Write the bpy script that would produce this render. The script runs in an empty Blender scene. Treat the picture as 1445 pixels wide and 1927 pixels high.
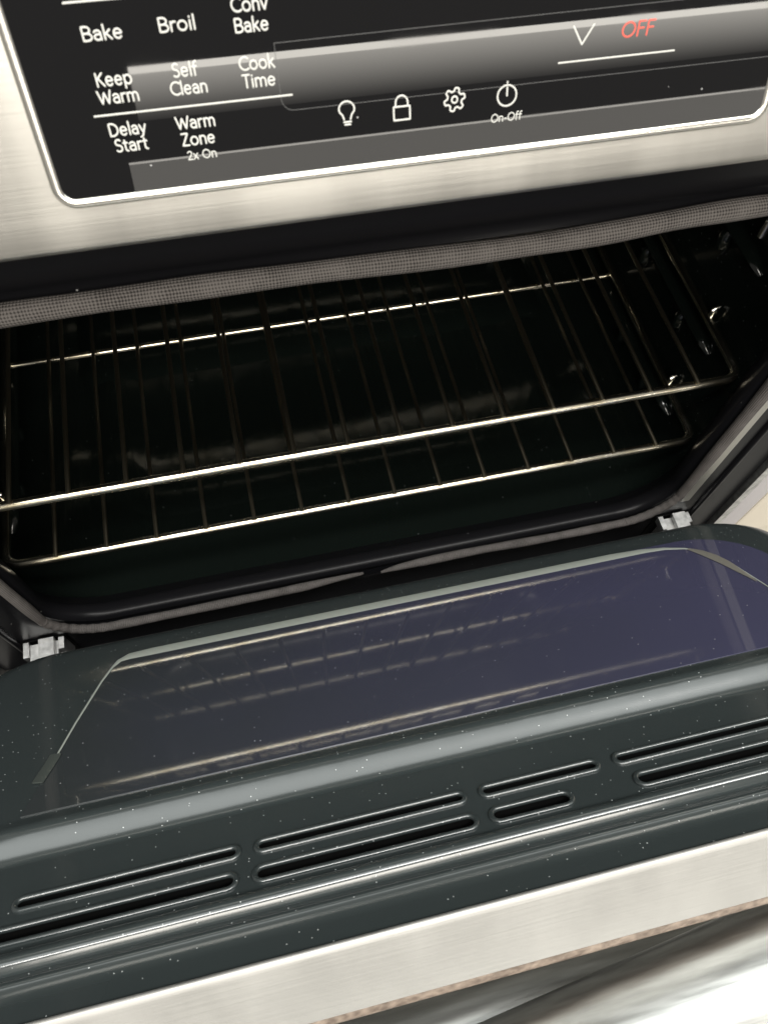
import bpy, bmesh, math, random
from mathutils import Vector, Matrix
random.seed(7)
S = bpy.context.scene
C = S.collection

# ------------------------------------------------------------------ camera
cd = bpy.data.cameras.new('camera'); cam = bpy.data.objects.new('camera', cd); C.objects.link(cam)
cd.sensor_fit = 'VERTICAL'; cd.sensor_height = 24; cd.lens = 1410.1 / 1927 * 24
cd.clip_start = 0.01; cd.clip_end = 100
P, Y, R = 1.10005, 0.29520, 0.07832
fw = Vector((math.sin(Y) * math.cos(P), math.cos(Y) * math.cos(P), -math.sin(P)))
rt = Vector((math.cos(Y), -math.sin(Y), 0)); up = rt.cross(fw)
r2 = math.cos(R) * rt + math.sin(R) * up; u2 = -math.sin(R) * rt + math.cos(R) * up
m = Matrix((r2, u2, -fw)).transposed().to_4x4(); m.translation = Vector((-0.0756, -0.2600, 0.5660))
cam.matrix_world = m
cd.dof.use_dof = True; cd.dof.focus_distance = 0.50; cd.dof.aperture_fstop = 14.0
S.camera = cam

# ------------------------------------------------------------------ world and lamps
W = bpy.data.worlds.new('World'); S.world = W; W.use_nodes = True
bg = W.node_tree.nodes['Background']; bg.inputs[0].default_value = (1.0, 0.95, 0.87, 1); bg.inputs[1].default_value = 0.30

def area(name, loc, target, sx, sy, power, col=(1, .93, .82)):
    l = bpy.data.lights.new(name, 'AREA'); l.shape = 'RECTANGLE'; l.size = sx; l.size_y = sy
    l.energy = power; l.color = col
    o = bpy.data.objects.new(name, l); C.objects.link(o); o.location = loc
    o.rotation_euler = (Vector(target) - Vector(loc)).to_track_quat('-Z', 'Y').to_euler()
    return o
area('unseen_overhead_lamp', (0.1, -0.55, 2.3), (0, -0.1, 0.1), 2.6, 0.22, 72, (1, .98, .94))
area('unseen_overhead_lamp', (1.0, -0.06, 2.3), (1.0, -0.15, 0.1), 5.5, 0.75, 42, (.95, 1, .98))  # added long lamp, stretched to carry the highlight along the door ridge
area('unseen_overhead_lamp', (0.0, -1.9, 2.2), (0, 0, 0.2), 2.2, 0.5, 52, (1, .95, .86))
area('unseen_overhead_lamp', (0.0, -3.0, 1.98), (0, 0, 0.3), 3.0, 0.55, 54, (1, .95, .86))  # added lamp to brighten the steel, high enough to stay out of the glass
# unseen lamp strips, added and graded to put bright bands into the control glass
BAND_LAMPS = [(4.6, 7.4, 2.3, -0.40, 2.3), (7.42, 7.56, 9.0, -0.40, 2.3), (12.95, 13.4, 16.0, -0.33, 3.2)]
BAND_LAMPS += [(10.1 + 2.85 * i / 24, 10.1 + 2.85 * (i + 1) / 24, .5 + 6.6 * (i / 23) ** 1.15, -0.33, 3.2) for i in range(24)]
for e0, e1, rad, x0, x1 in BAND_LAMPS:
    D = 3.0
    z0 = 0.41 + D * math.tan(math.radians(e0)); z1 = 0.41 + D * math.tan(math.radians(e1))
    area('glass_band_lamp', ((x0 + x1) / 2, -D, (z0 + z1) / 2), ((x0 + x1) / 2, 0, (z0 + z1) / 2), x1 - x0, z1 - z0,
         rad * math.pi * (x1 - x0) * (z1 - z0), (1, .95, .86))

S.view_settings.view_transform = 'Standard'; S.view_settings.look = 'None'
S.view_settings.exposure = 0; S.view_settings.gamma = 1; S.view_settings.use_curve_mapping = False

# ------------------------------------------------------------------ materials
def mat(name, base, rough=.4, metal=0, spec=.5, ior=None, coat=0):
    M = bpy.data.materials.new(name); M.use_nodes = True
    b = M.node_tree.nodes['Principled BSDF']
    b.inputs['Base Color'].default_value = (*base, 1); b.inputs['Roughness'].default_value = rough
    b.inputs['Metallic'].default_value = metal; b.inputs['Specular IOR Level'].default_value = spec
    b.inputs['Coat Weight'].default_value = coat; b.inputs['Coat Roughness'].default_value = .05
    return M, M.node_tree, b
def N(t, kind, **kw):
    n = t.nodes.new(kind)
    for k, v in kw.items():
        if k in n.inputs: n.inputs[k].default_value = v
        else: setattr(n, k, v)
    return n
def L(t, a, b): t.links.new(a, b)
def coords(t, scale=(1, 1, 1)):
    tc = N(t, 'ShaderNodeTexCoord'); mp = N(t, 'ShaderNodeMapping'); mp.inputs['Scale'].default_value = scale
    L(t, tc.outputs['Object'], mp.inputs['Vector']); return mp.outputs['Vector']
def ramp(t, src, p0, p1, c0, c1):
    r = N(t, 'ShaderNodeValToRGB'); e = r.color_ramp.elements
    e[0].position = p0; e[1].position = p1; e[0].color = (*c0, 1); e[1].color = (*c1, 1)
    L(t, src, r.inputs['Fac']); return r.outputs['Color']

def steel(name, base, rough, streak, smudge=.15, cloud=(5, 1, .7), grain=.12):
    M, t, b = mat(name, base, rough, 1)
    n1 = N(t, 'ShaderNodeTexNoise', Scale=1.0, Detail=4.0); L(t, coords(t, streak), n1.inputs['Vector'])
    n2 = N(t, 'ShaderNodeTexNoise', Scale=5.0, Detail=4.0); L(t, coords(t, cloud), n2.inputs['Vector'])
    mr = N(t, 'ShaderNodeMapRange'); mr.inputs[3].default_value = rough - .07; mr.inputs[4].default_value = rough + .12
    L(t, n2.outputs['Fac'], mr.inputs[0]); L(t, mr.outputs[0], b.inputs['Roughness'])
    bm = N(t, 'ShaderNodeBump', Strength=grain, Distance=.0004); L(t, n1.outputs['Fac'], bm.inputs['Height'])
    L(t, bm.outputs['Normal'], b.inputs['Normal'])
    c1 = tuple(x * (1 - smudge) for x in base); c2 = tuple(min(1, x * (1 + smudge * .5)) for x in base)
    L(t, ramp(t, n2.outputs['Fac'], .35, .65, c1, c2), b.inputs['Base Color'])
    return M
M_steel = steel('brushed steel', (.535, .52, .485), .36, (10, 900, 900), .10, (7, 1, .5), .10)
M_band = steel('brushed steel band', (.445, .44, .425), .60, (22, 500, 500), .07, (7, 3, 3), .35)
M_handle = steel('handle steel', (.42, .43, .42), .34, (6, 420, 420), .22, (4, 40, 40), .2)
M_chrome, t, b = mat('polished trim', (.86, .84, .78), .22, 1)
M_rack, t, b = mat('rack wire steel', (.74, .70, .58), .20, 1)
n = N(t, 'ShaderNodeTexNoise', Scale=60.0, Detail=3.0); L(t, coords(t), n.inputs['Vector'])
L(t, ramp(t, n.outputs['Fac'], .3, .7, (.70, .62, .45), (.92, .89, .78)), b.inputs['Base Color'])
M_wire, t, b = mat('thin rack wire steel', (.30, .27, .2), .32, 1)
M_zinc, t, b = mat('galvanised steel', (.62, .62, .60), .42, 1)
n = N(t, 'ShaderNodeTexNoise', Scale=140.0, Detail=4.0); L(t, coords(t), n.inputs['Vector'])
L(t, ramp(t, n.outputs['Fac'], .3, .7, (.38, .38, .375), (.70, .70, .69)), b.inputs['Base Color'])

def specks(t, b, base, scale, thr, size, speck=(.55, .58, .58)):
    """small pale dust specks strewn over a dark surface"""
    v = N(t, 'ShaderNodeTexVoronoi', Scale=scale); L(t, coords(t), v.inputs['Vector'])
    lt = N(t, 'ShaderNodeMath', operation='LESS_THAN'); lt.inputs[1].default_value = size; L(t, v.outputs['Distance'], lt.inputs[0])
    sx = N(t, 'ShaderNodeSeparateColor'); L(t, v.outputs['Color'], sx.inputs[0])
    gt = N(t, 'ShaderNodeMath', operation='GREATER_THAN'); gt.inputs[1].default_value = thr; L(t, sx.outputs[0], gt.inputs[0])
    ml = N(t, 'ShaderNodeMath', operation='MULTIPLY'); L(t, lt.outputs[0], ml.inputs[0]); L(t, gt.outputs[0], ml.inputs[1])
    mx = N(t, 'ShaderNodeMix', data_type='RGBA'); mx.inputs[6].default_value = (*base, 1); mx.inputs[7].default_value = (*speck, 1)
    L(t, ml.outputs[0], mx.inputs[0]); L(t, mx.outputs[2], b.inputs['Base Color'])
    return mx
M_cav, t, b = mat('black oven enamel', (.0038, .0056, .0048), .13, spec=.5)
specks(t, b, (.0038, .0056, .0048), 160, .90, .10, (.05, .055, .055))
n = N(t, 'ShaderNodeTexNoise', Scale=45.0, Detail=2.0); L(t, coords(t), n.inputs['Vector'])
bm = N(t, 'ShaderNodeBump', Strength=.035, Distance=.004); L(t, n.outputs['Fac'], bm.inputs['Height']); L(t, bm.outputs['Normal'], b.inputs['Normal'])
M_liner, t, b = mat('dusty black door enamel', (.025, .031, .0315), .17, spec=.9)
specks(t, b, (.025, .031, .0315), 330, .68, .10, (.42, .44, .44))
n = N(t, 'ShaderNodeTexNoise', Scale=30.0, Detail=2.0); L(t, coords(t), n.inputs['Vector'])
bm = N(t, 'ShaderNodeBump', Strength=.06, Distance=.004); L(t, n.outputs['Fac'], bm.inputs['Height']); L(t, bm.outputs['Normal'], b.inputs['Normal'])
M_frame, t, b = mat('black frame enamel', (.005, .005, .006), .30, spec=.12)
specks(t, b, (.006, .006, .007), 150, .95, .09, (.3, .3, .3))
M_cglass, t, b = mat('black control glass', (.003, .003, .0035), .012, spec=.5)
specks(t, b, (.003, .003, .0035), 300, .97, .09, (.3, .3, .3))
n = N(t, 'ShaderNodeTexNoise', Scale=26.0, Detail=5.0); L(t, coords(t, (1, 1, .5)), n.inputs['Vector'])
mr = N(t, 'ShaderNodeMapRange'); mr.inputs[1].default_value = .5; mr.inputs[2].default_value = .8; mr.inputs[3].default_value = .008; mr.inputs[4].default_value = .045
L(t, n.outputs['Fac'], mr.inputs[0]); L(t, mr.outputs[0], b.inputs['Roughness'])
M_dglass, t, b = mat('purple tinted door glass', (.04, .038, .06), .045, spec=1.0)
mx = specks(t, b, (.04, .038, .06), 300, .90, .10, (.4, .4, .42))
n = N(t, 'ShaderNodeTexNoise', Scale=7.0, Detail=3.0); L(t, coords(t), n.inputs['Vector'])
# purple tint with transmitted light painted in, fading to dark grey on the left
sx_ = N(t, 'ShaderNodeSeparateXYZ'); L(t, coords(t), sx_.inputs[0])
ad = N(t, 'ShaderNodeMath', operation='MULTIPLY_ADD'); ad.inputs[1].default_value = .22; L(t, n.outputs['Fac'], ad.inputs[0]); L(t, sx_.outputs[0], ad.inputs[2])
rm = N(t, 'ShaderNodeMapRange'); rm.inputs[1].default_value = -.13; rm.inputs[2].default_value = .30; L(t, ad.outputs[0], rm.inputs[0])
L(t, ramp(t, rm.outputs[0], .0, 1.0, (.026, .030, .031), (.043, .043, .078)), mx.inputs[6])
M_print, t, b = mat('pale printed legend', (.47, .47, .445), .6)
M_line, t, b = mat('grey printed outline', (.085, .085, .085), .6)
M_red, t, b = mat('red printed legend', (.55, .08, .055), .6)
M_shade, t, b = mat('painted slot shade', (.0015, .0015, .0015), .7, spec=.1)  # near-black paint for the shade inside vent slots and hinge pockets
M_strip, t, b = mat('pale pane strip', (.24, .26, .235), .5)
M_strip2, t, b = mat('grey painted reflection', (.12, .115, .10), .5)
M_strip3, t, b = mat('dark green pane strip', (.04, .047, .043), .4)
M_rust, t, b = mat('grimy brown edge', (.2, .13, .08), .6)
n = N(t, 'ShaderNodeTexNoise', Scale=260.0, Detail=6.0); L(t, coords(t, (.8, 1, 1)), n.inputs['Vector'])
L(t, ramp(t, n.outputs['Fac'], .35, .72, (.10, .075, .058), (.25, .20, .16)), b.inputs['Base Color'])
M_cab, t, b = mat('cream cabinet paint', (.66, .60, .50), .45)
M_cab2, t, b = mat('pale grey cabinet edge', (.45, .43, .44), .45)
M_floor, t, b = mat('pale floor', (.6, .58, .53), .5)
n = N(t, 'ShaderNodeTexNoise', Scale=6.0, Detail=4.0); L(t, coords(t), n.inputs['Vector'])
L(t, ramp(t, n.outputs['Fac'], .3, .7, (.28, .277, .265), (.38, .376, .36)), b.inputs['Base Color'])
# woven gasket: knit runs along the tube (UV: u along, v around)
M_gask, t, b = mat('woven grey gasket', (.2, .18, .17), .8, spec=.2)
uv = N(t, 'ShaderNodeUVMap'); sp = N(t, 'ShaderNodeSeparateXYZ'); L(t, uv.outputs[0], sp.inputs[0])
def sinw(src, f):
    a = N(t, 'ShaderNodeMath', operation='MULTIPLY'); a.inputs[1].default_value = f; L(t, src, a.inputs[0])
    s_ = N(t, 'ShaderNodeMath', operation='SINE'); L(t, a.outputs[0], s_.inputs[0]); return s_.outputs[0]
wn = N(t, 'ShaderNodeTexNoise', Scale=90.0, Detail=3.0); L(t, coords(t), wn.inputs['Vector'])
wo = N(t, 'ShaderNodeMath', operation='MULTIPLY_ADD'); wo.inputs[1].default_value = .0030; L(t, wn.outputs['Fac'], wo.inputs[0]); L(t, sp.outputs[0], wo.inputs[2])
pr = N(t, 'ShaderNodeMath', operation='ADD'); L(t, sinw(wo.outputs[0], 6.2832 / .0015), pr.inputs[0]); L(t, sinw(sp.outputs[1], 6.2832 * 20), pr.inputs[1])
hm = N(t, 'ShaderNodeMapRange'); hm.inputs[1].default_value = -2; hm.inputs[2].default_value = 2; L(t, pr.outputs[0], hm.inputs[0])
hn = N(t, 'ShaderNodeMath', operation='MULTIPLY_ADD'); hn.inputs[1].default_value = .7; L(t, wn.outputs['Fac'], hn.inputs[0]); L(t, hm.outputs[0], hn.inputs[2])
L(t, ramp(t, hn.outputs[0], .4, 1.1, (.020, .018, .017), (.135, .124, .118)), b.inputs['Base Color'])
bm = N(t, 'ShaderNodeBump', Strength=.6, Distance=.0008); L(t, hm.outputs[0], bm.inputs['Height']); L(t, bm.outputs['Normal'], b.inputs['Normal'])

# ------------------------------------------------------------------ builders
def empty(name, loc, label, cat, group=None):
    o = bpy.data.objects.new(name, None); C.objects.link(o); o.location = loc
    o['label'] = label; o['category'] = cat
    if group: o['group'] = group
    return o
def obj(name, vs, fs, M, parent=None, smooth=True, uvs=None, angle=40):
    me = bpy.data.meshes.new(name); me.from_pydata([tuple(v) for v in vs], [], fs); me.materials.append(M)
    if uvs:
        ul = me.uv_layers.new(name='UVMap')
        for i, l in enumerate(me.loops): ul.data[i].uv = uvs[i]
    bmm = bmesh.new(); bmm.from_mesh(me); bmesh.ops.recalc_face_normals(bmm, faces=bmm.faces)
    if smooth:
        for f in bmm.faces: f.smooth = True
        for e in bmm.edges:
            if len(e.link_faces) == 2 and e.calc_face_angle(0) > math.radians(angle): e.smooth = False
    bmm.to_mesh(me); bmm.free()
    o = bpy.data.objects.new(name, me); C.objects.link(o)
    if parent: o.parent = parent
    return o
def kids(child, parent): child.parent = parent
def box(vs, fs, x0, x1, y0, y1, z0, z1):
    k = len(vs)
    vs += [(x, y, z) for x in (x0, x1) for y in (y0, y1) for z in (z0, z1)]
    fs += [tuple(k + i for i in f) for f in ((0, 1, 3, 2), (4, 6, 7, 5), (0, 4, 5, 1), (2, 3, 7, 6), (0, 2, 6, 4), (1, 5, 7, 3))]
def arc(cx, cy, rx, ry, a0, a1, n=14):
    return [(cx + rx * math.cos(math.radians(a0 + (a1 - a0) * i / n)), cy + ry * math.sin(math.radians(a0 + (a1 - a0) * i / n))) for i in range(n + 1)]
def rrect(x0, x1, y0, y1, r, n=10):
    return (arc(x1 - r, y0 + r, r, r, -90, 0, n) + arc(x1 - r, y1 - r, r, r, 0, 90, n)
            + arc(x0 + r, y1 - r, r, r, 90, 180, n) + arc(x0 + r, y0 + r, r, r, 180, 270, n))
def tube(vs, fs, path, ra, closed=False, ns=12, nrm=None, rb=None, uvs=None, radii=None, cap=True):
    """sweep an ellipse (ra in the plane perpendicular to nrm, rb along nrm) along a path"""
    pts = [Vector(p) for p in path]; n = len(pts); k = len(vs); rb = rb or ra
    length = 0.0; lens = []
    for i, p in enumerate(pts):
        if i: length += (p - pts[i - 1]).length
        lens.append(length)
        a = pts[(i - 1) % n] if (closed or i > 0) else p
        c = pts[(i + 1) % n] if (closed or i < n - 1) else p
        d = (c - a).normalized() if (c - a).length > 1e-9 else Vector((1, 0, 0))
        nn = Vector(nrm) if nrm else (Vector((0, 0, 1)) if abs(d.z) < .9 else Vector((0, 1, 0)))
        s = d.cross(nn).normalized(); q = s.cross(d).normalized()
        f = radii[i] if radii else 1
        for j in range(ns):
            a_ = 2 * math.pi * j / ns
            vs.append(tuple(p + s * (ra * f * math.cos(a_)) + q * (rb * f * math.sin(a_))))
    rng = n if closed else n - 1
    for i in range(rng):
        i2 = (i + 1) % n
        for j in range(ns):
            j2 = (j + 1) % ns
            fs.append((k + i * ns + j, k + i * ns + j2, k + i2 * ns + j2, k + i2 * ns + j))
            if uvs is not None:
                l1 = lens[i]; l2 = lens[i2] if i2 > i else length + (pts[0] - pts[-1]).length
                uvs += [(l1, j / ns), (l1, (j + 1) / ns), (l2, (j + 1) / ns), (l2, j / ns)]
    if not closed and cap:
        fs.append(tuple(k + j for j in range(ns))); fs.append(tuple(k + (n - 1) * ns + j for j in reversed(range(ns))))
        if uvs is not None: uvs += [(0, 0)] * (2 * ns)
def extrude_x(vs, fs, prof, x0, x1, nx=1):
    k = len(vs); n = len(prof)
    for i in range(nx + 1):
        x = x0 + (x1 - x0) * i / nx
        vs += [(x, p[0], p[1]) for p in prof]
    for i in range(nx):
        for j in range(n - 1):
            fs.append((k + i * n + j, k + i * n + j + 1, k + (i + 1) * n + j + 1, k + (i + 1) * n + j))

# ------------------------------------------------------------------ floor
vs, fs = [], []; box(vs, fs, -6, 6, -6, 6, -.70, -.62)
o = obj('floor', vs, fs, M_floor, None, False); o['kind'] = 'structure'

# ------------------------------------------------------------------ the oven
oven = empty('oven_range', (0, 0.2, -.62), 'stainless steel and black range with its oven door half open', 'oven')
OI = Matrix.Translation((0, -.2, .62))
def opart(name, vs, fs, M, parent=None, **kw):
    """part of the oven, given in world coordinates; its origin sits at the oven's base"""
    o = obj(name, vs, fs, M, None, **kw)
    if parent is None:
        o.data.transform(OI); o.parent = oven
    else:
        o.data.transform(OI); o.parent = parent
    return o

# front frame: a black plate with a rounded opening whose edge rolls inwards
OX, OZ0, OZ1, OR = .287, -.079, .302, .048
NC = 14
def loop(d, y): return [(p[0], y, p[1]) for p in rrect(-OX - d, OX + d, OZ0 - d, OZ1 + d, OR + d, NC)]
def outer(x, z0, z1, y, ref):
    res = []
    for (px, _, pz) in ref:      # project the opening loop outwards on a rectangle
        cx, cz = 0, (z0 + z1) / 2
        dx, dz = px - cx, pz - cz
        f = min(x / abs(dx) if abs(dx) > 1e-9 else 1e9, ((z1 - z0) / 2) / abs(dz) if abs(dz) > 1e-9 else 1e9)
        res.append((cx + dx * f, y, cz + dz * f))
    return res
loops = [outer(.362, -.30, .44, .02, loop(0, 0)), outer(.362, -.30, .44, 0, loop(0, 0)), loop(.022, 0), loop(.014, 0.0005), loop(.010, .003), loop(.006, .0035),
         loop(.003, .0015), loop(0, .0025), loop(-.002, .006), loop(-.002, .011), loop(0, .016), loop(.006, .020), loop(.016, .03)]
vs, fs = [], []
n = len(loops[0])
for l in loops: vs += l
for i in range(len(loops) - 1):
    for j in range(n):
        fs.append((i * n + j, i * n + (j + 1) % n, (i + 1) * n + (j + 1) % n, (i + 1) * n + j))
front = opart('front_frame', vs, fs, M_frame, angle=50)
# side folds of the frame and the steel side skin
for sgn in (-1, 1):
    vs, fs = [], []
    tube(vs, fs, [(sgn * .327, 0, -.20), (sgn * .327, 0, .43)], .0035, ns=10)
    opart('side_trim', vs, fs, M_frame)
    vs, fs = [], []
    a, b_ = sorted((sgn * .3635, sgn * .3725)); box(vs, fs, a, b_, -.006, .62, -.60, .44)
    opart('side_panel', vs, fs, M_zinc, smooth=False)

# cavity: a rounded box behind the frame, with an embossed floor and embossed rack guides
CX, CZ0, CZ1, CY0, CY1 = .306, -.096, .318, .03, .47
vs, fs = [], []
def cl(d, y, r): return [(p[0], y, p[1]) for p in rrect(-CX + d, CX - d, CZ0 + d, CZ1 - d, r, 8)]
lps = [cl(0, CY0, .055), cl(0, CY1 - .035, .055), cl(.004, CY1 - .016, .055), cl(.014, CY1 - .004, .05), cl(.035, CY1, .04)]
n = len(lps[0])
for l in lps: vs += l
for i in range(len(lps) - 1):
    for j in range(n): fs.append((i * n + j, i * n + (j + 1) % n, (i + 1) * n + (j + 1) % n, (i + 1) * n + j))
fs.append(tuple(range((len(lps) - 1) * n, len(lps) * n)))
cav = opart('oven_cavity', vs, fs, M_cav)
# raised panel in the cavity floor
vs, fs = [], []
lps = []
for d, z in ((0, CZ0 + .0008), (.006, CZ0 + .0024), (.012, CZ0 + .0030), (.03, CZ0 + .0030), (.036, CZ0 + .0024), (.042, CZ0 + .0012)):
    lps.append([(p[0], p[1], z) for p in rrect(-.245 + d, .245 - d, .10 + d, .43 - d, .07 - d * .6, 8)])
n = len(lps[0])
for l in lps: vs += l
for i in range(len(lps) - 1):
    for j in range(n): fs.append((i * n + j, i * n + (j + 1) % n, (i + 1) * n + (j + 1) % n, (i + 1) * n + j))
fs.append(tuple(range((len(lps) - 1) * n, len(lps) * n)))
opart('floor_panel', vs, fs, M_cav, cav)
vs, fs = [], []
lps = []
for d, z in ((0, CZ0 + .0015), (.010, CZ0 + .006), (.022, CZ0 + .008)):
    lps.append([(p[0], p[1], z) for p in rrect(-.26 + d, .26 - d, .27 + d, .45, .02, 8)])
n = len(lps[0])
for l in lps: vs += l
for i in range(len(lps) - 1):
    for j in range(n): fs.append((i * n + j, i * n + (j + 1) % n, (i + 1) * n + (j + 1) % n, (i + 1) * n + j))
fs.append(tuple(range((len(lps) - 1) * n, len(lps) * n)))
opart('streak_step', vs, fs, M_cav, cav)  # step added in the floor to catch a blurred streak of lamp light
for sgn in (-1, 1):            # bright metal stops at the front of the rack guides
    for z in (.004, .0955, .1875):
        vs, fs = [], []
        tube(vs, fs, [(sgn * .3035, .0925, z - .011), (sgn * .3015, .092, z - .008), (sgn * .3012, .092, z + .006), (sgn * .3035, .0925, z + .010)], .0030, ns=10, radii=[.5, 1, 1, .5])
        opart('guide_stop', vs, fs, M_chrome, cav)
# rack guides: pressed ribs along both side walls with rounded front ends
for sgn in (-1, 1):
    for z in (-.012, .080, .172, .264):
        vs, fs = [], []
        path = [(sgn * .306, .075, z - .016), (sgn * .304, .083, z - .012), (sgn * .303, .095, z - .010), (sgn * .303, .25, z - .010), (sgn * .303, .43, z - .010)]
        tube(vs, fs, path, .007, ns=10, rb=.005, radii=[.5, .85, 1, 1, 1])
        opart('rack_guide', vs, fs, M_cav, cav)
    for y_, z in ((.046, -.088), (.12, -.035), (.18, -.035), (.12, .055), (.20, .055), (.12, .147), (.22, .147)):
        vs, fs = [], []
        tube(vs, fs, [(sgn * .305, y_, z - .012), (sgn * .302, y_ + .002, z - .005), (sgn * .3015, y_ + .003, z + .006), (sgn * .304, y_ + .004, z + .014)], .0055, ns=10, radii=[.5, 1, 1, .5])
        opart('pressed_lug', vs, fs, M_cav, cav)

# gasket: woven tube round the opening, open below with two thinned tails
ga = [(-.013, -.079), (-.035, -.080), (-.075, -.084), (-.129, -.085), (-.201, -.086), (-.240, -.086)]
path = ga + [(x - 0, z) for x, z in arc(-.242, -.038, .046, .048, 270, 180, 12)] + [(-.289, .02), (-.290, .10), (-.290, .20), (-.289, .26)]
path += arc(-.246, .262, .043, .043, 180, 90, 10) + [(-.18, .3055), (-.11, .3055), (-.04, .3045), (.04, .3020), (.10, .3025), (.15, .3055), (.20, .3060), (.246, .3050)]
path += arc(.246, .262, .044, .043, 90, 0, 10) + [(.290, .20), (.290, .10), (.2895, .02)] + arc(.243, -.035, .046, .047, 0, -90, 12)
path += [(.200, -.083), (.152, -.082), (.098, -.079), (.041, -.080), (.018, -.082), (.004, -.085)]
# resample smoothly
pp = [Vector((x, -.004, z)) for x, z in path]
fine = []
for i in range(len(pp) - 1):
    p0 = pp[max(i - 1, 0)]; p1 = pp[i]; p2 = pp[i + 1]; p3 = pp[min(i + 2, len(pp) - 1)]
    for s in range(5):
        u = s / 5
        fine.append(.5 * ((2 * p1) + (p2 - p0) * u + (2 * p0 - 5 * p1 + 4 * p2 - p3) * u * u + (3 * p1 - p0 - 3 * p2 + p3) * u ** 3))
fine.append(pp[-1])
tot = len(fine)
rad = []
for i in range(tot):
    e = min(i, tot - 1 - i)
    base = .74 if (fine[i].z < -.06) else .74 + .26 * min(1, (fine[i].z + .06) / .2)
    rad.append(base * min(1, .3 + e * .07) * (1 + .05 * math.sin(i * .9)))
vs, fs, uvs = [], [], []
tube(vs, fs, fine, .0052, ns=16, nrm=(0, 1, 0), rb=.0054, uvs=uvs, radii=rad)
opart('door_gasket', vs, fs, M_gask, uvs=uvs)

# thin steel strip behind the gasket, on the right of the opening
for sgn in (1,):
    vs, fs = [], []
    a, b_ = sorted((sgn * .2985, sgn * .3075)); box(vs, fs, a, b_, -.0025, -.0005, -.062, .30)
    opart('gasket_side_strip', vs, fs, M_steel, smooth=False)
# unseen drawer below the door, added to block floor reflections in the frame
vs, fs = [], []; box(vs, fs, -.3625, .3625, -.052, -.003, -.55, -.165)
opart('unseen_drawer', vs, fs, M_frame, smooth=False)
# hinges
for sgn in (-1, 1):
    x = sgn * .304
    vs, fs = [], []
    for a, b_ in ((-.012, -.0045), (.0045, .012)): box(vs, fs, x + a, x + b_, -.022, -.004, -.150, -.108)
    box(vs, fs, x - .012, x + .012, -.021, -.004, -.108, -.094)
    box(vs, fs, x - .017, x - .0122, -.016, -.002, -.100, -.091)
    box(vs, fs, x + .0122, x + .017, -.012, .0, -.125, -.094)
    box(vs, fs, x - .003, x + .010, -.018, -.002, -.0938, -.088)
    h = opart('hinge_bracket', vs, fs, M_zinc, smooth=False)
    vs, fs = [], []; box(vs, fs, x - .0195, x + .0195, -.0012, -.0003, -.160, -.0925)
    opart('hinge_pocket_shade', vs, fs, M_shade, h, smooth=False)
    vs, fs = [], []
    for a in (-.008, .008): tube(vs, fs, [(x + a, -.0225, -.1005), (x + a, -.0205, -.1005)], .0017, ns=10)
    opart('rivet', vs, fs, M_chrome, h)
    vs, fs = [], []
    tube(vs, fs, [(x - .0045, -.014, -.118), (x + .0045, -.014, -.118)], .0045, ns=14)
    opart('hinge_roller', vs, fs, M_chrome, h)
    vs, fs = [], []; box(vs, fs, x - .002, x + .002, -.0214, -.0208, -.1045, -.0985)
    opart('hinge_slot_shade', vs, fs, M_shade, h, smooth=False)

# ------------------------------------------------------------------ control panel (leaning back)
PH = math.radians(22.5)
PB = Vector((0, -.045, .3705)); PU = Vector((0, math.sin(PH), math.cos(PH))); PN = Vector((0, -math.cos(PH), math.sin(PH)))
def pan(x, v, w=0): return PB + Vector((x, 0, 0)) + PU * v + PN * w          # metres
def panmm(x, v, w=0): return pan(x / 1000, v / 1000, w / 1000)
vs, fs = [], []
prof = []
for v in (.16, .12, .08, .04, .012, .003): q = pan(0, v); prof.append((q.y, q.z))
for a in (20, 45, 70, 95, 112):
    q = pan(0, .003, -.003) ; aa = math.radians(a)
    d = PN * math.cos(aa) - PU * math.sin(aa); prof.append((q.y + d.y * .003, q.z + d.z * .003))
prof += [(-.0015, prof[-1][1] + .001), (-.0015, .42)]
extrude_x(vs, fs, prof, -.3725, .3725, 1)
panel = opart('control_panel', vs, fs, M_steel)
vs, fs = [], []
GX0, GX1, GV0, GV1 = -.1268, .1262, .0184, .128
ring = rrect(GX0, GX1, GV0, GV1, .004, 6)
k = len(ring)
vs += [pan(x, v, .0009) for x, v in ring] + [pan(x, v, -.001) for x, v in ring]
fs.append(tuple(range(k))); fs += [(i, (i + 1) % k, k + (i + 1) % k, k + i) for i in range(k)]
cgl = opart('control_glass', vs, fs, M_cglass, panel, smooth=False)
vs, fs = [], []
ring = rrect(GX0 - .0014, GX1 + .0014, GV0 - .0016, GV1 + .0014, .0055, 10)
tube(vs, fs, [pan(x, v, .0004) for x, v in ring], .0017, closed=True, nrm=PN, rb=.0013, ns=12)
opart('trim_frame', vs, fs, M_chrome, panel)

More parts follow.
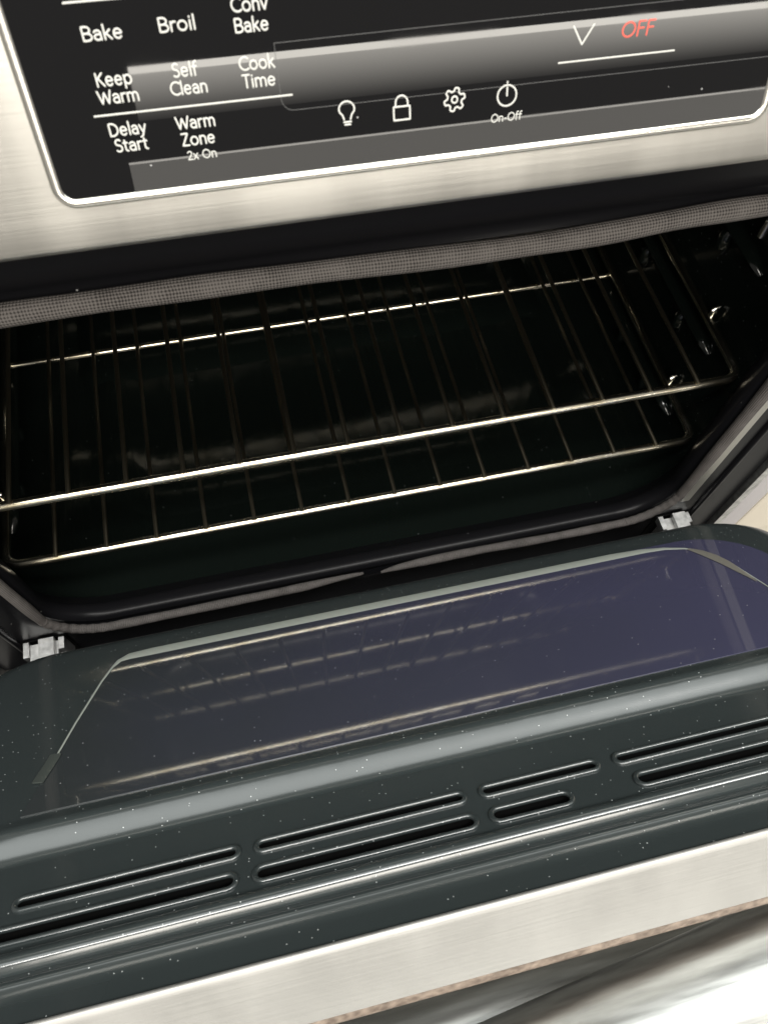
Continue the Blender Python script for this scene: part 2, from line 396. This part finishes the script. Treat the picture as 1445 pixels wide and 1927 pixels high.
# --- lettering: a monoline alphabet, cap height 1, x height .68
H = .68
def A(cx, cy, rx, ry, a0, a1, n=14): return arc(cx, cy, rx, ry, a0, a1, n)
G = {
 'B': (.62, [[(.07, 0), (.07, 1), (.3, 1)] + A(.3, .76, .22, .24, 90, -90) + [(.07, .52)], [(.3, .52)] + A(.32, .26, .26, .26, 90, -90) + [(.07, 0)]]),
 'a': (.52, [A(.24, .46, .2, .22, 150, 0, 10) + [(.44, 0)], [(.44, .4), (.26, .4)] + A(.24, .2, .19, .2, 90, 270, 10) + A(.26, .18, .18, .18, 270, 350, 6)]),
 'k': (.5, [[(.07, 0), (.07, 1.06)], [(.42, H), (.09, .33)], [(.18, .4), (.46, 0)]]),
 'e': (.58, [[(.07, .36), (.5, .36)] + A(.285, .34, .225, .34, 5, 320, 22)]),
 'r': (.36, [[(.07, 0), (.07, H)], [(.07, .4)] + A(.29, .42, .22, .25, 180, 75, 8)]),
 'o': (.64, [A(.32, .34, .26, .34, 0, 360, 26)]),
 'i': (.17, [[(.085, 0), (.085, H)], [(.085, .9), (.085, .94)]]),
 'l': (.17, [[(.085, 0), (.085, 1.06)]]),
 'C': (.72, [A(.47, .5, .4, .5, 50, 310, 24)]),
 'n': (.54, [[(.07, 0), (.07, H)], [(.07, .4)] + A(.27, .43, .2, .25, 170, 0, 12) + [(.47, 0)]]),
 'v': (.5, [[(.03, H), (.25, 0), (.47, H)]]),
 'K': (.6, [[(.07, 0), (.07, 1)], [(.52, 1), (.09, .5)], [(.19, .6), (.56, 0)]]),
 'p': (.62, [[(.07, -.3), (.07, H)], A(.31, .34, .24, .34, 150, -150, 20)]),
 'W': (.98, [[(.03, 1), (.26, 0), (.49, .86), (.72, 0), (.95, 1)]]),
 'm': (.86, [[(.07, 0), (.07, H)], [(.07, .4)] + A(.25, .44, .18, .24, 170, 0, 10) + [(.43, 0)], [(.43, .42)] + A(.61, .44, .18, .24, 175, 0, 10) + [(.79, 0)]]),
 'S': (.52, [A(.27, .755, .2, .245, 40, 230, 14) + A(.25, .26, .22, .26, 70, -140, 16)]),
 'f': (.34, [A(.28, .84, .15, .22, 75, 180, 8) + [(.13, 0)], [(.02, H), (.3, H)]]),
 'T': (.56, [[(.28, 0), (.28, 1)], [(.03, 1), (.53, 1)]]),
 'D': (.72, [[(.07, 0), (.07, 1), (.24, 1)] + A(.24, .5, .42, .5, 90, -90, 20) + [(.07, 0)]]),
 'y': (.5, [[(.03, H), (.25, .03)], [(.47, H), (.18, -.2), (.08, -.3), (0, -.3)]]),
 't': (.34, [[(.14, .9), (.14, .16)] + A(.27, .14, .13, .14, 180, 280, 6), [(.02, H), (.3, H)]]),
 'Z': (.58, [[(.06, 1), (.52, 1), (.05, 0), (.54, 0)]]),
 '2': (.54, [A(.26, .74, .2, .26, 160, -25, 12) + [(.05, 0), (.5, 0)]]),
 'x': (.48, [[(.04, H), (.44, 0)], [(.44, H), (.04, 0)]]),
 'O': (.86, [A(.43, .5, .37, .5, 0, 360, 30)]),
 'F': (.5, [[(.07, 0), (.07, 1), (.46, 1)], [(.07, .53), (.4, .53)]]),
 '-': (.36, [[(.05, .34), (.31, .34)]]),
 ' ': (.3, []),
}
def strokes(name, lines, sw, M):
    """flat printed strokes: lines in panel millimetres"""
    vs, fs = [], []
    parts = []
    for ln in lines:                              # break the stroke at sharp corners
        cur = [ln[0]]
        for i in range(1, len(ln)):
            cur.append(ln[i])
            if i < len(ln) - 1:
                a = math.atan2(ln[i][1] - ln[i-1][1], ln[i][0] - ln[i-1][0]); c = math.atan2(ln[i+1][1] - ln[i][1], ln[i+1][0] - ln[i][0])
                if abs((c - a + math.pi) % (2 * math.pi) - math.pi) > .6: parts.append(cur); cur = [ln[i]]
        parts.append(cur)
    for ln in parts:
        tube(vs, fs, [panmm(x, v, .93) for x, v in ln], sw / 2000, nrm=PN, rb=.00006, ns=8)
        for x, v in (ln[0], ln[-1]):          # round ends
            c = panmm(x, v, .92); k = len(vs)
            vs.extend(c + Vector((math.cos(a * .7854), 0, 0)) * sw / 2000 + PU * (math.sin(a * .7854) * sw / 2000) + PN * .00003 for a in range(8))
            fs.append(tuple(range(k, k + 8)))
    return opart(name, vs, fs, M, panel)
def word(txt, x0, x1, v, h, M=None, sw=.52, slant=0):
    w = sum(G[c][0] for c in txt) + .07 * (len(txt) - 1)
    sx = (x1 - x0) / (w - .1); cx = x0 - .05 * sx; lines = []
    for c in txt:
        for ln in G[c][1]: lines.append([(cx + sx * a + slant * h * b_, v + h * b_) for a, b_ in ln])
        cx += sx * (G[c][0] + .07)
    return strokes('legend', lines, sw, M or M_print)
for a in (('Bake', -107.2, -95.9, 61.9), ('Broil', -84.8, -74.3, 62.3), ('Conv', -62.7, -52.0, 65.6), ('Bake', -62.5, -52.5, 60.3),
          ('Keep', -106.7, -96.3, 49.9), ('Warm', -107.4, -95.5, 45.1), ('Self', -83.5, -76.3, 50.3), ('Clean', -85.3, -74.2, 45.4),
          ('Cook', -63.0, -52.2, 50.2), ('Time', -62.6, -52.6, 45.3), ('Delay', -106.8, -95.7, 35.8), ('Start', -106.1, -96.3, 31.1),
          ('Warm', -85.8, -73.8, 35.6), ('Zone', -85.1, -74.8, 30.6)):
    word(*a, 3.5)
word('2x On', -84.3, -75.1, 26.2, 2.5, sw=.36)
word('On-Off', 20.4, 31.3, 26.5, 2.4, sw=.34, slant=.08)
word('OFF', 65.6, 77.0, 48.1, 4.2, M_red, .55, slant=.08)
strokes('arrow_mark', [[(48.0, 52.8), (51.5, 47.3), (55.3, 52.8)]], .55, M_print)
strokes('rule_line', [[(-110.1, 41.9), (-47.7, 41.9)]], .55, M_print)
strokes('rule_line', [[(43.7, 42.5), (86.2, 42.5)]], .5, M_print)
strokes('rule_line', [[(-110.1, 71.6), (-47.7, 71.6)]], .55, M_print)
strokes('display_outline', [[(-51.4, 56.6), (-51.4, 41.5)] + arc(-47.6, 41.3, 3.8, 3.9, 180, 270, 8) + [(126, 37.3)], [(-51.4, 56.6), (126, 57.4)]], .16, M_line)
def icon(lines): strokes('icon', lines, .55, M_print)
bx, bv = -30.2, 34.4
icon([[(bx - 1.1, bv - 1.6)] + [(bx - 1.6, bv - .2)] + arc(bx, bv + 1.5, 2.6, 2.3, 200, -20, 20) + [(bx + 1.6, bv - .2), (bx + 1.1, bv - 1.6)],
      [(bx - 1.2, bv - 2.4), (bx + 1.2, bv - 2.4)], [(bx - .9, bv - 3.2), (bx + .9, bv - 3.2)]])
bx, bv = -11.4, 34.3
icon([[(bx - 2.8, bv + .5), (bx + 2.8, bv + .5), (bx + 2.8, bv - 3.6), (bx - 2.8, bv - 3.6), (bx - 2.8, bv + .5)],
      [(bx - 2.1, bv + .5), (bx - 2.1, bv + 1.6)] + arc(bx, bv + 1.6, 2.1, 2.2, 180, 0, 12) + [(bx + 2.1, bv + .5)]])
bx, bv = 7.1, 35.0
gear = []
for i in range(97):
    a = 2 * math.pi * i / 96; r = 3.1 + .55 * max(-1, min(1, 2.2 * math.sin(6 * a)))
    gear.append((bx + r * math.cos(a), bv + r * math.sin(a) * .98))
icon([gear, arc(bx, bv, 1.0, 1.0, 0, 360, 18)])
bx, bv = 25.8, 34.4
icon([arc(bx, bv, 3.4, 3.2, 0, 360, 32), [(bx, bv), (bx, bv + 2.6)], [(bx, bv + 3.9), (bx, bv + 4.2)]])

# ------------------------------------------------------------------ the door, hanging half open
TH = math.radians(41.5)
DN = Vector((0, math.sin(TH), math.cos(TH))); DU = Vector((0, -math.cos(TH), math.sin(TH))); DM = Vector((0, -.05295, -.00198))
def dr(x, u, w=0): return DM + Vector((x, 0, 0)) + DU * u + DN * w
def smooth01(x): x = max(0, min(1, x)); return x * x * (3 - 2 * x)
PX, PU0, PU1, PR = .312, .000, .183, .050
def sd(x, u):      # signed distance to the raised centre of the liner
    cx, cu = 0, (PU0 + PU1) / 2
    qx = abs(x - cx) - (PX - PR); qu = abs(u - cu) - ((PU1 - PU0) / 2 - PR)
    return math.hypot(max(qx, 0), max(qu, 0)) + min(max(qx, qu), 0) - PR
WS = -.010                                  # level of the vent field
def height(x, u):
    d = sd(x, u)
    base = WS + (-.060 - WS) * smooth01((.17 - u) / .22)
    wd = .0160 + .065 * smooth01((.06 - u) / .06)
    f = smooth01(d / wd)
    crown = .0010 * max(0, 1 - abs(u - .1815) / .006) * (1 - smooth01((abs(x) - .24) / .04))
    return base * f + crown
us = [-.088 + i * .004 for i in range(64)] + [.166 + i * .001 for i in range(41)]
us = [u for u in us if u < .2065]; us.append(.2065)
nx = 120
xs = [-.360 + .72 * i / nx for i in range(nx + 1)]
vs, fs = [], []
def wall(x, u, w): return dr(x, u, w)
rows = [[wall(x, us[0] - .008, -.085) for x in xs], [wall(x, us[0] - .004, height(x, us[0]) - .006) for x in xs]]
for u in us: rows.append([wall(x, u, height(x, u) if u < .2064 else WS) for x in xs])
for r_ in rows: vs += r_
for i in range(len(rows) - 1):
    for j in range(nx): fs.append((i * (nx + 1) + j, i * (nx + 1) + j + 1, (i + 1) * (nx + 1) + j + 1, (i + 1) * (nx + 1) + j))
# rounded side edges of the liner
for sgn, col in ((-1, 0), (1, nx)):
    k = len(vs)
    for r_ in rows:
        p = r_[col]
        vs += [p, p + Vector((sgn * .004, 0, 0)) - DN * .002, p + Vector((sgn * .006, 0, 0)) - DN * .010]
    for i in range(len(rows) - 1):
        for j in range(2): fs.append((k + i * 3 + j, k + i * 3 + j + 1, k + (i + 1) * 3 + j + 1, k + (i + 1) * 3 + j))
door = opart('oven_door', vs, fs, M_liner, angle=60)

# vent field: flat sheet with real slots cut through it
SL = [(-.3490, -.2500, .2258, .0030), (-.2405, -.1295, .2258, .0030), (-.1205, -.0085, .2258, .0030), (.0005, .0675, .2258, .0030), (.0775, .1900, .2258, .0030), (.1995, .31, .2258, .0030),
      (-.3490, -.2600, .2436, .0038), (-.2500, -.1310, .2436, .0038), (-.1220, -.0075, .2436, .0038), (.0005, .0445, .2436, .0038), (.0810, .1900, .2436, .0038), (.1995, .31, .2436, .0038)]
cu = bpy.data.curves.new('vent_field', 'CURVE'); cu.dimensions = '2D'; cu.fill_mode = 'FRONT' if False else 'BOTH'
def stad(x0, x1, u, h, n=8): return arc(x1 - h, u, h, h, -90, 90, n) + arc(x0 + h, u, h, h, 90, 270, n)
def spl(pts):
    s = cu.splines.new('POLY'); s.points.add(len(pts) - 1)
    for q, (a, b_) in zip(s.points, pts): q.co = (a, b_, 0, 1)
    s.use_cyclic_u = True
spl([(-.360, .2065), (.360, .2065), (.360, .2545), (-.360, .2545)])
for s_ in SL: spl(stad(*s_))
tmp = bpy.data.objects.new('vent_field', cu); C.objects.link(tmp)
bpy.context.view_layer.update()
me = bpy.data.meshes.new_from_object(tmp.evaluated_get(bpy.context.evaluated_depsgraph_get()))
bpy.data.objects.remove(tmp)
seen = {}; fs = []; vs = []
for pl in me.polygons:
    f = []
    for vi in pl.vertices:
        co = me.vertices[vi].co; key = (round(co.x, 5), round(co.y, 5))
        if key not in seen: seen[key] = len(vs); vs.append(dr(co.x, co.y, WS))
        if seen[key] not in f: f.append(seen[key])
    if len(f) > 2: fs.append(tuple(f))
fu = {tuple(sorted(f)): f for f in fs}
opart('vent_field', vs, list(fu.values()), M_liner, door, smooth=False)
for x0, x1, u, h in SL:
    vs, fs = [], []
    ring = stad(x0, x1, u, h + .0008, 10)
    tube(vs, fs, [dr(a, b_, WS + .0002) for a, b_ in ring], .0016, closed=True, nrm=DN, rb=.0016, ns=10)
    opart('vent_slot', vs, fs, M_liner, door); vs, fs = [], []
    ring = stad(x0, x1, u, h + .0004, 10); k = len(vs); n = len(ring)   # pressed-in walls
    vs += [dr(a, b_, WS) for a, b_ in ring] + [dr(a, b_, WS - .007) for a, b_ in ring]
    fs += [(k + i, k + (i + 1) % n, k + n + (i + 1) % n, k + n + i) for i in range(n)]
    opart('slot_wall', vs, fs, M_shade, door)
vs, fs = [], []
k = 0
vs += [dr(-.358, .208, WS - .0072), dr(.358, .208, WS - .0072), dr(.358, .2545, WS - .0072), dr(-.358, .2545, WS - .0072)]
fs.append((0, 1, 2, 3)); opart('vent_backing', vs, fs, M_shade, door, smooth=False)

# rolled bead and flat lip behind the vents
def dprof(pts): return [(dr(0, u, w).y, dr(0, u, w).z) for u, w in pts]
vs, fs = [], []
pr_ = [(.2545, WS), (.2556, WS + .0008)] + [(.2600 + .0046 * math.cos(a), WS + .0008 + .0050 * math.sin(a)) for a in [math.radians(160 - 16 * i) for i in range(9)]]
pr_ += [(.2652, WS - .0004), (.2680, WS - .0002)] + [(.2700 + .002 * math.cos(a), WS - .0002 + .0012 * math.sin(a)) for a in [math.radians(150 - 30 * i) for i in range(5)]]
pr_ += [(.2735, WS - .001), (.280, WS - .0012), (.2905, WS - .0012), (.2908, WS - .004)]
extrude_x(vs, fs, dprof(pr_), -.360, .360)
opart('door_lip', vs, fs, M_liner, door, angle=60)
# steel cap over the end of the door
vs, fs = [], []
pr_ = [(.2912, WS - .006), (.2912, WS + .0002)] + [(.2926 + .0014 * math.cos(a), WS + .0002 + .0012 * math.sin(a)) for a in [math.radians(150 - 25 * i) for i in range(6)]]
pr_ += [(.2941, WS - .003), (.2945, WS - .016), (.2948, WS - .030), (.2950, WS - .0410)]
extrude_x(vs, fs, dprof(pr_), -.366, .366)
cap = opart('end_cap', vs, fs, M_band, door, angle=50)
vs, fs = [], []
extrude_x(vs, fs, dprof([(.2950, WS - .0411), (.2950, WS - .0445), (.2940, WS - .0475), (.2915, WS - .0510), (.280, WS - .0525)]), -.366, .366)
opart('worn_edge', vs, fs, M_rust, door)
vs, fs = [], []
extrude_x(vs, fs, dprof([(.280, WS - .0526), (.10, WS - .0526), (-.104, -.098), (-.104, -.086)]), -.366, .366)
opart('outer_skin', vs, fs, M_band, door)
for sgn in (-1, 1):
    vs, fs = [], []
    ring = [(.2905, -.012), (.2905, -.058), (-.098, -.095), (-.098, -.070), (.0, -.066), (.15, -.030)]
    vs += [dr(sgn * .3615, u, w) for u, w in ring] + [dr(sgn * .366, u, w) for u, w in ring]
    n = len(ring); fs += [tuple(range(n)), tuple(range(2 * n - 1, n - 1, -1))] + [(i, (i + 1) % n, n + (i + 1) % n, n + i) for i in range(n)]
    opart('door_side', vs, fs, M_band, door, smooth=False)

# glass and the pale and dark bands laid on it
def ring_loop(d, w, n=8):
    pts = [(-.2475, .1735), (.286, .1735), (.286, .085)] + arc(.236, .0700, .050, .052, 0, -90, n) + [(-.205, .018)] + arc(-.2095, .026, .0075, .008, -90, -165, 5)
    return [dr(a, b_, w) for a, b_ in pts]
vs, fs = [], []
l0 = ring_loop(0, .0006); vs += l0; fs.append(tuple(range(len(l0))))
k = len(vs); vs += ring_loop(0, -.003); n = len(l0)
fs += [(i, (i + 1) % n, k + (i + 1) % n, k + i) for i in range(n)]
gl = opart('door_glass', vs, fs, M_dglass, door, smooth=False)
def strip(path, hw, M, w=.0009):
    vs, fs = [], []
    tube(vs, fs, [dr(a, b_, w) for a, b_ in path], hw, nrm=DN, rb=.0004, ns=8)
    opart('pane_strip', vs, fs, M, gl)
def taper_strip(path, widths, M, w=.0009):
    vs, fs = [], []
    tube(vs, fs, [dr(a, b_, w) for a, b_ in path], 1, nrm=DN, rb=.0003, ns=8)
    n = len(path); mid = [dr(a, b_, w) for a, b_ in path]; vs2 = []
    for i in range(n):
        for q in range(8):
            p = Vector(vs[i * 8 + q]) - mid[i]; h = p.dot(DN); fl = p - DN * h
            vs2.append(mid[i] + fl * widths[i] + DN * h)
    opart('pane_strip', vs2, fs, M, gl)
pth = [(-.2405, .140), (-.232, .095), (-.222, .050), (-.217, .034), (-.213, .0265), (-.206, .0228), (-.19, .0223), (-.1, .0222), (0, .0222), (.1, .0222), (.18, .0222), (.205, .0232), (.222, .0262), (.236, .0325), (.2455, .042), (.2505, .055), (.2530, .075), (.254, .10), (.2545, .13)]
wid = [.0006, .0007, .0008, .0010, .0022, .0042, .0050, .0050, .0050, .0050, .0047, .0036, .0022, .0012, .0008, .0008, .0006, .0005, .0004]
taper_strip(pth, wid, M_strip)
taper_strip([(.238, .0345), (.243, .043), (.2470, .054), (.2495, .066), (.251, .082), (.252, .10)], [.0015, .0036, .0044, .0040, .0026, .0004], M_strip2, .0011)  # gasket's fading reflection painted on the pane as a grey band
strip([(-.2385, .124), (-.239, .128), (-.243, .144), (-.244, .148)], .0036, M_strip3, .0012)

# handle: bowed steel bar beyond the end of the door
hs = [-.33 + .66 * i / 66 for i in range(67)]
vs, fs = [], []
tube(vs, fs, [(x, -.3150 - .024, .104) for x in hs], .024, ns=28, nrm=(0, 0, 1), rb=.016)
handle = opart('handle', vs, fs, M_handle, door)
def bow(x):
    if x > -.14:
        d = .15 - x; return 0 if d < 0 else min(.028, .115 * max(0, d - .010) if d > .03 else .115 * d * d / .045)
    return .026 * smooth01((x + .33) / .19)
vs, fs = [], []
tube(vs, fs, [(x, -.3105 - .034 - bow(x), .128) for x in hs], .034, ns=32, nrm=(0, 0, 1), rb=.024)
opart('hand_grip', vs, fs, M_handle, handle)
for sgn in (-1, 1):
    vs, fs = [], []
    tube(vs, fs, [(sgn * .318, -.300, .150), (sgn * .318, -.335, .118)], .014, ns=20, nrm=(1, 0, 0))
    opart('handle_post', vs, fs, M_handle, handle)

# ------------------------------------------------------------------ racks
def rack(z, label):
    r = empty('oven_rack', (0, .03, z), label, 'oven rack', 'wire racks inside the oven')
    vs, fs = [], []
    x, y1, c = .2990, .385, .012
    pts = arc(x - c, c, c, c, -90, 0, 5) + arc(x - c, y1 - c, c, c, 0, 90, 5) + arc(-x + c, y1 - c, c, c, 90, 180, 5) + arc(-x + c, c, c, c, 180, 270, 5)
    tube(vs, fs, [(a, b_, 0) for a, b_ in pts], .0036, closed=True, ns=12)
    obj('outer_frame', vs, fs, M_rack, r)
    vs, fs = [], []
    tube(vs, fs, [(-x + .002, .2072, -.0048), (x - .002, .2072, -.0048)], .0026, ns=10)
    obj('cross_bar', vs, fs, M_rack, r)
    for k in range(1, 15):
        vs, fs = [], []
        X = (k - 7.5) * .04 + .0008
        tube(vs, fs, [(X, -.0015, .0040), (X, .003, .0044), (X, .10, .0038), (X, .30, .0038), (X, y1 - .003, .0044), (X, y1 + .0015, .004)], .0018, ns=8)
        obj('wire', vs, fs, M_wire, r)
    return r
rack(0, 'lower wire rack in the oven, close above the cavity floor')
rack(.0917, 'upper wire rack in the oven, nearest the control panel')

# ------------------------------------------------------------------ neighbouring cabinet
cab = empty('kitchen_cabinet', (.60, .25, -.62), 'cream painted cabinet with pale grey edge beside the oven', 'cabinet')
CI = Matrix.Translation((-.60, -.25, .62))
def cpart(name, M, *b_):
    vs, fs = [], []; box(vs, fs, *b_); o = obj(name, vs, fs, M, None, False); o.data.transform(CI); o.parent = cab
    bv = o.modifiers.new('bevel', 'BEVEL'); bv.width = .003; bv.segments = 2
    return o
cpart('carcass', M_cab, .398, 1.0, .02, .6, -.61, .44)
cpart('edge_strip', M_cab2, .380, .4085, .0, .6, -.187, .44)
cpart('door_panel', M_cab, .4095, .99, .0, .019, -.19, .43)
cpart('base_panel', M_cab, .4095, .99, .006, .019, -.60, -.195)
